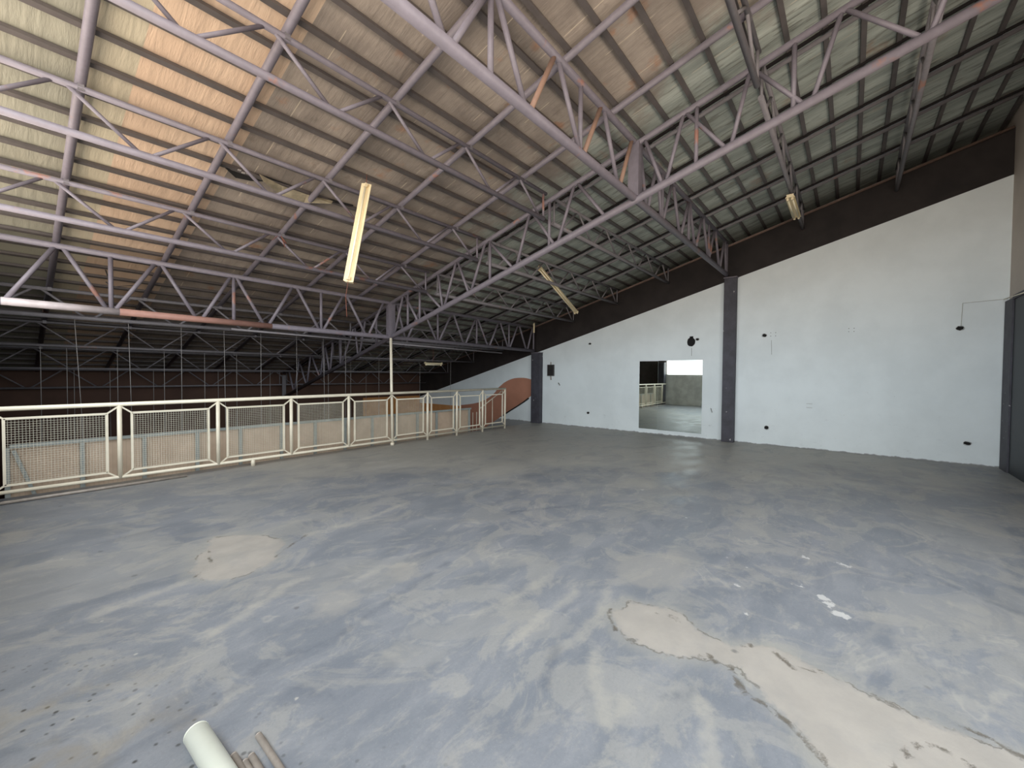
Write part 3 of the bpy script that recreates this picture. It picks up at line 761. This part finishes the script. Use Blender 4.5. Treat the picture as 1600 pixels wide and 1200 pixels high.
def mark(pts, label, wd=.008, mat='rubble', name='plaster_groove'):
    mb = MB()
    for a, b in zip(pts[:-1], pts[1:]): mb.bar((XW - .002, a[0], a[1]), (XW - .002, b[0], b[1]), wd, .004)
    tag(build(name, mb, M[mat]), label, 'groove')
M['groove'] = simple('filled plaster groove', srgb(172, 170, 160), .8, var=.1, scale=30)
mark([(-1.46, 2.40), (-1.47, 2.79), (-1.98, 2.81)], 'filled cable groove rising from the upper right box hole to the corner', .03, 'groove')
mark([(1.345, 2.28), (1.335, 1.97)], 'short vertical scratch below the upper box hole beside the near column', .012)
mark([(6.77, 1.26), (6.72, 1.18)], 'broken socket spot right of the dark electrical panel', .09)
mark([(.70, .94), (.60, .94)], 'upper of two short grey anchor marks low on the blank wall', .028)
mark([(.70, .86), (.60, .86)], 'lower of two short grey anchor marks low on the blank wall', .028)
mark([(2.53, .74), (2.50, .64)], 'grey chipped patch between the mirror and the near column', .07)
for i, (y, z) in enumerate([(1.36, 2.44), (1.27, 2.44), (1.36, 2.37), (1.27, 2.37), (.05, 2.45), (-.03, 2.45), (.05, 2.39), (-.03, 2.39)]):
    lab = '%s tiny screw hole of the four %s' % (['upper left', 'upper right', 'lower left', 'lower right'][i % 4], 'just right of the near column' if i < 4 else 'in the middle of the blank wall')
    tag(build('screw_hole', MB().prism(disc(y, z, .007, .007, 8, 0), (.006, 0, 0)), M['hole']), lab, 'hole', 'screw holes near the column' if i < 4 else 'screw holes in the middle of the wall')

# ---------------------------------------------------------------- fluorescent lamps
def lamp(a, b, up, label, tubes=1, w_=.13, hgt=.05, wires=None):
    a = Vector(a); b = Vector(b); d = (b - a).normalized(); up = Vector(up).normalized()
    x = d.cross(up).normalized(); y = x.cross(d)           # y: toward housing back
    t = thing('fluorescent_lamp', label, 'lamp', tuple((a + b) / 2))
    hb = MB(); prof = [(-w_ / 2, 0), (-w_ * .18, hgt), (w_ * .18, hgt), (w_ / 2, 0), (w_ / 2, .006), (w_ * .2, hgt + .008), (-w_ * .2, hgt + .008), (-w_ / 2, .006)]
    pts = [a + x * p + y * q for p, q in [(-w_ / 2, 0), (-w_ / 2, .01), (-w_ * .2, hgt), (w_ * .2, hgt), (w_ / 2, .01), (w_ / 2, 0), (0, .022)]]
    hb.prism([tuple(p) for p in pts], tuple(b - a))
    build('housing', hb, M['lamp_house'], t)
    offs = [0] if tubes == 1 else [-.032, .032]
    for o_ in offs:
        q = x * o_ - y * .018
        build('tube', MB().tube(tuple(a + q + d * .05), tuple(b + q - d * .05), .013, 10), M['lamp_tube'], t)
        for e, s_ in ((a, 1), (b, -1)):
            c_ = e + q + d * (s_ * .03)
            build('lamp_holder', MB().bar(tuple(c_ - d * .02), tuple(c_ + d * .02), .03, .04), M['lamp_house'], t)
    for e, s_ in ((a, 1), (b, -1)):
        c_ = e + y * .03
        build('end_cap', MB().bar(tuple(c_ - d * .004), tuple(c_ + d * .004), w_ * .75, .05, tuple(y)), M['lamp_house'], t)
    if wires:
        build('flex', wires, M['copper'], t)
    return t
# rays of the two ends of the dangling lamp near the centre left
Y1 = 4.62
L1a = Vector((.558 / .9145, 1, .457 / .9145)) * Y1 + Vector((0, 0, 1.5)); L1b = Vector((.527 / .944, 1, .2215 / .944)) * Y1 + Vector((0, 0, 1.5))
fw = MB()
fw.tube(tuple(L1b), tuple(L1b + Vector((-.02, .02, -.18))), .003, 5).tube(tuple(L1b + Vector((-.02, .02, -.18))), tuple(L1b + Vector((0.0, .03, -.42))), .003, 5)
fw.tube(tuple(L1a), (L1a.x + .02, L1a.y + .03, z_pipe(L1a.y)), .004, 5)
lamp(L1a, L1b, (.75, .66, 0), 'cream fluorescent lamp dangling upright from the roof left of centre', 1, .118, .045, fw)
lamp((7.06, 5.06, 3.72), (8.555, 5.04, 2.96), (.2, .1, 1), 'crooked cream lamp hanging aslant behind the purlin truss right of centre', 2, .10, .04,
     MB().tube((7.06, 5.06, 3.72), (7.06, 5.06, 3.80), .004, 5))
lamp((8.15, .83, 4.42), (9.25, .83, 4.42), (0, 0, 1), 'twin-tube cream lamp fixed under the edge-on truss near the black band', 2, .13, .05,
     MB().tube((8.3, .83, 4.47), (8.3, .83, 4.56), .006, 5).tube((9.1, .83, 4.47), (9.1, .83, 4.56), .006, 5))
lamp((10.28, 7.55, 3.06), (10.28, 7.55, 2.78), (-1, -1, 0), 'short white lamp stub hanging at the end of the railing truss', 1, .05, .03)
lamp((7.22, 8.95, 1.76), (7.80, 8.95, 1.76), (0, 0, 1), 'small pale lamp under the dim truss beyond the white pole', 1, .09, .04,
     MB().tube((7.5, 8.95, 1.80), (7.5, 8.95, 2.28), .005, 5))

# ---------------------------------------------------------------- cords hanging into the lower hall
def pline(px, y):
    """x where the sight line of an image column meets depth y"""
    F = 647.358; d = CAM_R * ((px - 800) / F) + CAM_F
    return d.x / d.y * y
cords = [(127, 8.95, .12), (205, 8.95, .05), (284, 8.95, 0), (352, 8.95, .03), (408, 8.95, 0), (464, 8.95, .01), (507, 8.95, .05), (540, 8.95, 0),
         (64, 10.29, 0), (105, 10.29, 0), (184, 10.29, 0), (257, 10.29, 0), (320, 10.29, 0), (370, 10.29, 0), (513, 10.29, 0), (548, 10.29, 0), (592, 10.29, 0), (656, 10.29, 0), (704, 10.29, 0),
         (116, 11.63, 0), (172, 11.63, 0), (240, 11.63, 0), (341, 11.63, 0), (422, 11.63, 0), (572, 11.63, 0)]
for px, y, sw in cords:
    x = pline(px, y); r = .0045 if y < 9 else .005
    z1 = z_pbot(y)
    row = [c_[0] for c_ in cords if c_[1] == y]; pos = sorted(row).index(px); n_r = len(row)
    rown = {8.95: 'nearest', 10.29: 'middle', 11.63: 'farthest'}[y]
    ords = ['first', 'second', 'third', 'fourth', 'fifth', 'sixth', 'seventh', 'eighth', 'ninth', 'tenth', 'eleventh']
    tag(build('ceiling_wire', MB().tube((x - sw * .5, y, z1), (x, y, (z1 - .6) / 2), r, 5).tube((x, y, (z1 - .6) / 2), (x + sw * .3, y, -.6), r, 5), M['wire'], loc=(x, y, z1)),
        'pale thin wire hanging over the lower hall, %s from the left in the %s row' % (ords[pos], rown), 'wire', '%s row of hanging wires' % rown)

# ---------------------------------------------------------------- torn roof membrane and scraps
def rp(px, py, dz=-.02):
    """point on the roof underside seen at an image position; used to take the place of a roof feature"""
    F = 647.358; d = CAM_R * ((px - 800) / F) - CAM_U * ((py - 600) / F) + CAM_F
    t = (5.31 - 1.5 + dz) / (d.z + SL * d.y)
    return Vector((0, 0, 1.5)) + d * t
tr = thing('torn_membrane', 'torn dark flap of roof membrane hanging between the second and third pipes', 'membrane', tuple(rp(440, 285)))
flap = MB()
top_ = [(350, 258), (372, 264), (395, 270), (418, 276), (440, 284), (470, 296), (505, 308), (552, 320)]
bot_ = [(352, 262), (368, 277), (392, 282), (415, 283), (436, 293), (466, 302), (500, 312), (552, 322)]
for i in range(len(top_) - 1):
    a, b = rp(*top_[i]), rp(*top_[i + 1]); c, d_ = rp(*bot_[i + 1], dz=-.045), rp(*bot_[i], dz=-.045)
    flap.prism([tuple(a), tuple(b), tuple(c), tuple(d_)], (0, 0, -.006))
build('tear_shadow_gap', flap, M['hole'], tr)
curl = MB()
pt = [(405, 272), (440, 290), (480, 304), (520, 314)]; pb = [(412, 284), (440, 305), (475, 316), (518, 318)]
for i in range(3):
    a, b = rp(*pt[i], dz=-.05), rp(*pt[i + 1], dz=-.05); c, d_ = rp(*pb[i + 1], dz=-.10), rp(*pb[i], dz=-.12)
    curl.prism([tuple(a), tuple(b), tuple(c), tuple(d_)], (0, 0, -.004))
M['membrane'] = simple('sagging grey membrane', srgb(150, 140, 118), .7, var=.25, scale=9)
build('sagging_flap', curl, M['membrane'], tr)
fb = MB()
for q in ((374, 266), (380, 270), (387, 271)):
    p = rp(*q, dz=-.07); fb.box(tuple(p - Vector((.015, .012, .006))), tuple(p + Vector((.015, .012, .006))))
build('foil_scrap', fb, M['foil_bit'], tr)
p3 = Vector((2.47, 6.24, z_ptop(6.255)))
sc_ = MB().tube(tuple(p3), tuple(p3 + Vector((.07, -.02, -.10))), .008, 6).tube(tuple(p3 + Vector((.02, 0, -.02))), tuple(p3 + Vector((.05, -.03, -.16))), .006, 6).tube(tuple(p3 + Vector((-.02, 0, 0))), tuple(p3 + Vector((-.10, 0, -.09))), .004, 6)
tag(build('wire_scrap', sc_, M['copper'], loc=tuple(p3)), 'short brown scrap of wire hanging from a slim truss node above the railing', 'wire')
b4 = Vector((1.0, 8.4, 2.62))
cd = MB().tube((.93, 8.3, 2.95), (.99, 8.3, 2.72), .008, 6).tube((.99, 8.3, 2.72), (1.25, 8.3, 2.78), .005, 6).tube((.99, 8.3, 2.72), (.93, 8.3, 2.78), .008, 6)
tag(build('wire_scrap', cd, M['dark_cap'], loc=(1.0, 8.3, 2.95)), 'small dark wire scrap dangling under the pale roof membrane at far left', 'wire')

# ---------------------------------------------------------------- pipes lying in the foreground
def fpx(px, py, z):
    F = 647.358; d = CAM_R * ((px - 800) / F) - CAM_U * ((py - 600) / F) + CAM_F
    t = (z - 1.5) / d.z
    return Vector((0, 0, 1.5)) + d * t
def floor_pipe(name, pa, pb, r, mat, label, hollow=True, group=None):
    a = fpx(*pa, r); b = fpx(*pb, r); d = (b - a).normalized()
    if r < .02: d = (fpx(440, 1204, .0125) - fpx(404, 1149, .0125)).normalized()
    b = a + d * 1.1
    t = thing(name, label, 'pipe', (a.x, a.y, 0), group)
    build('pipe_wall', MB().hollow(tuple(a), tuple(b), r, r * .88, 28), mat, t)
    build('pipe_rim', MB().hollow(tuple(a - d * .002), tuple(a + d * .004), r * 1.005, r * .86, 28), mat, t)
floor_pipe('pvc_pipe', (307, 1146), (344, 1206), .043, M['pvc'], 'thick off-white plastic pipe lying on the floor at the bottom edge')
floor_pipe('steel_conduit', (404, 1149), (440, 1204), .0125, M['conduit'], 'thin grey pipe farthest right of those at the bottom edge', group='thin pipes at the bottom edge')
floor_pipe('steel_conduit', (393, 1181), (407, 1204), .0125, M['conduit'], 'thin grey pipe third from the left of those beside the white pipe', group='thin pipes at the bottom edge')
floor_pipe('steel_conduit', (383, 1190), (392, 1206), .011, M['conduit'], 'thin short-showing grey pipe in the middle of those at the bottom edge', group='thin pipes at the bottom edge')
floor_pipe('steel_conduit', (365, 1181), (381, 1206), .0135, M['conduit'], 'thin grey pipe touching the thick white pipe at the bottom edge', group='thin pipes at the bottom edge')
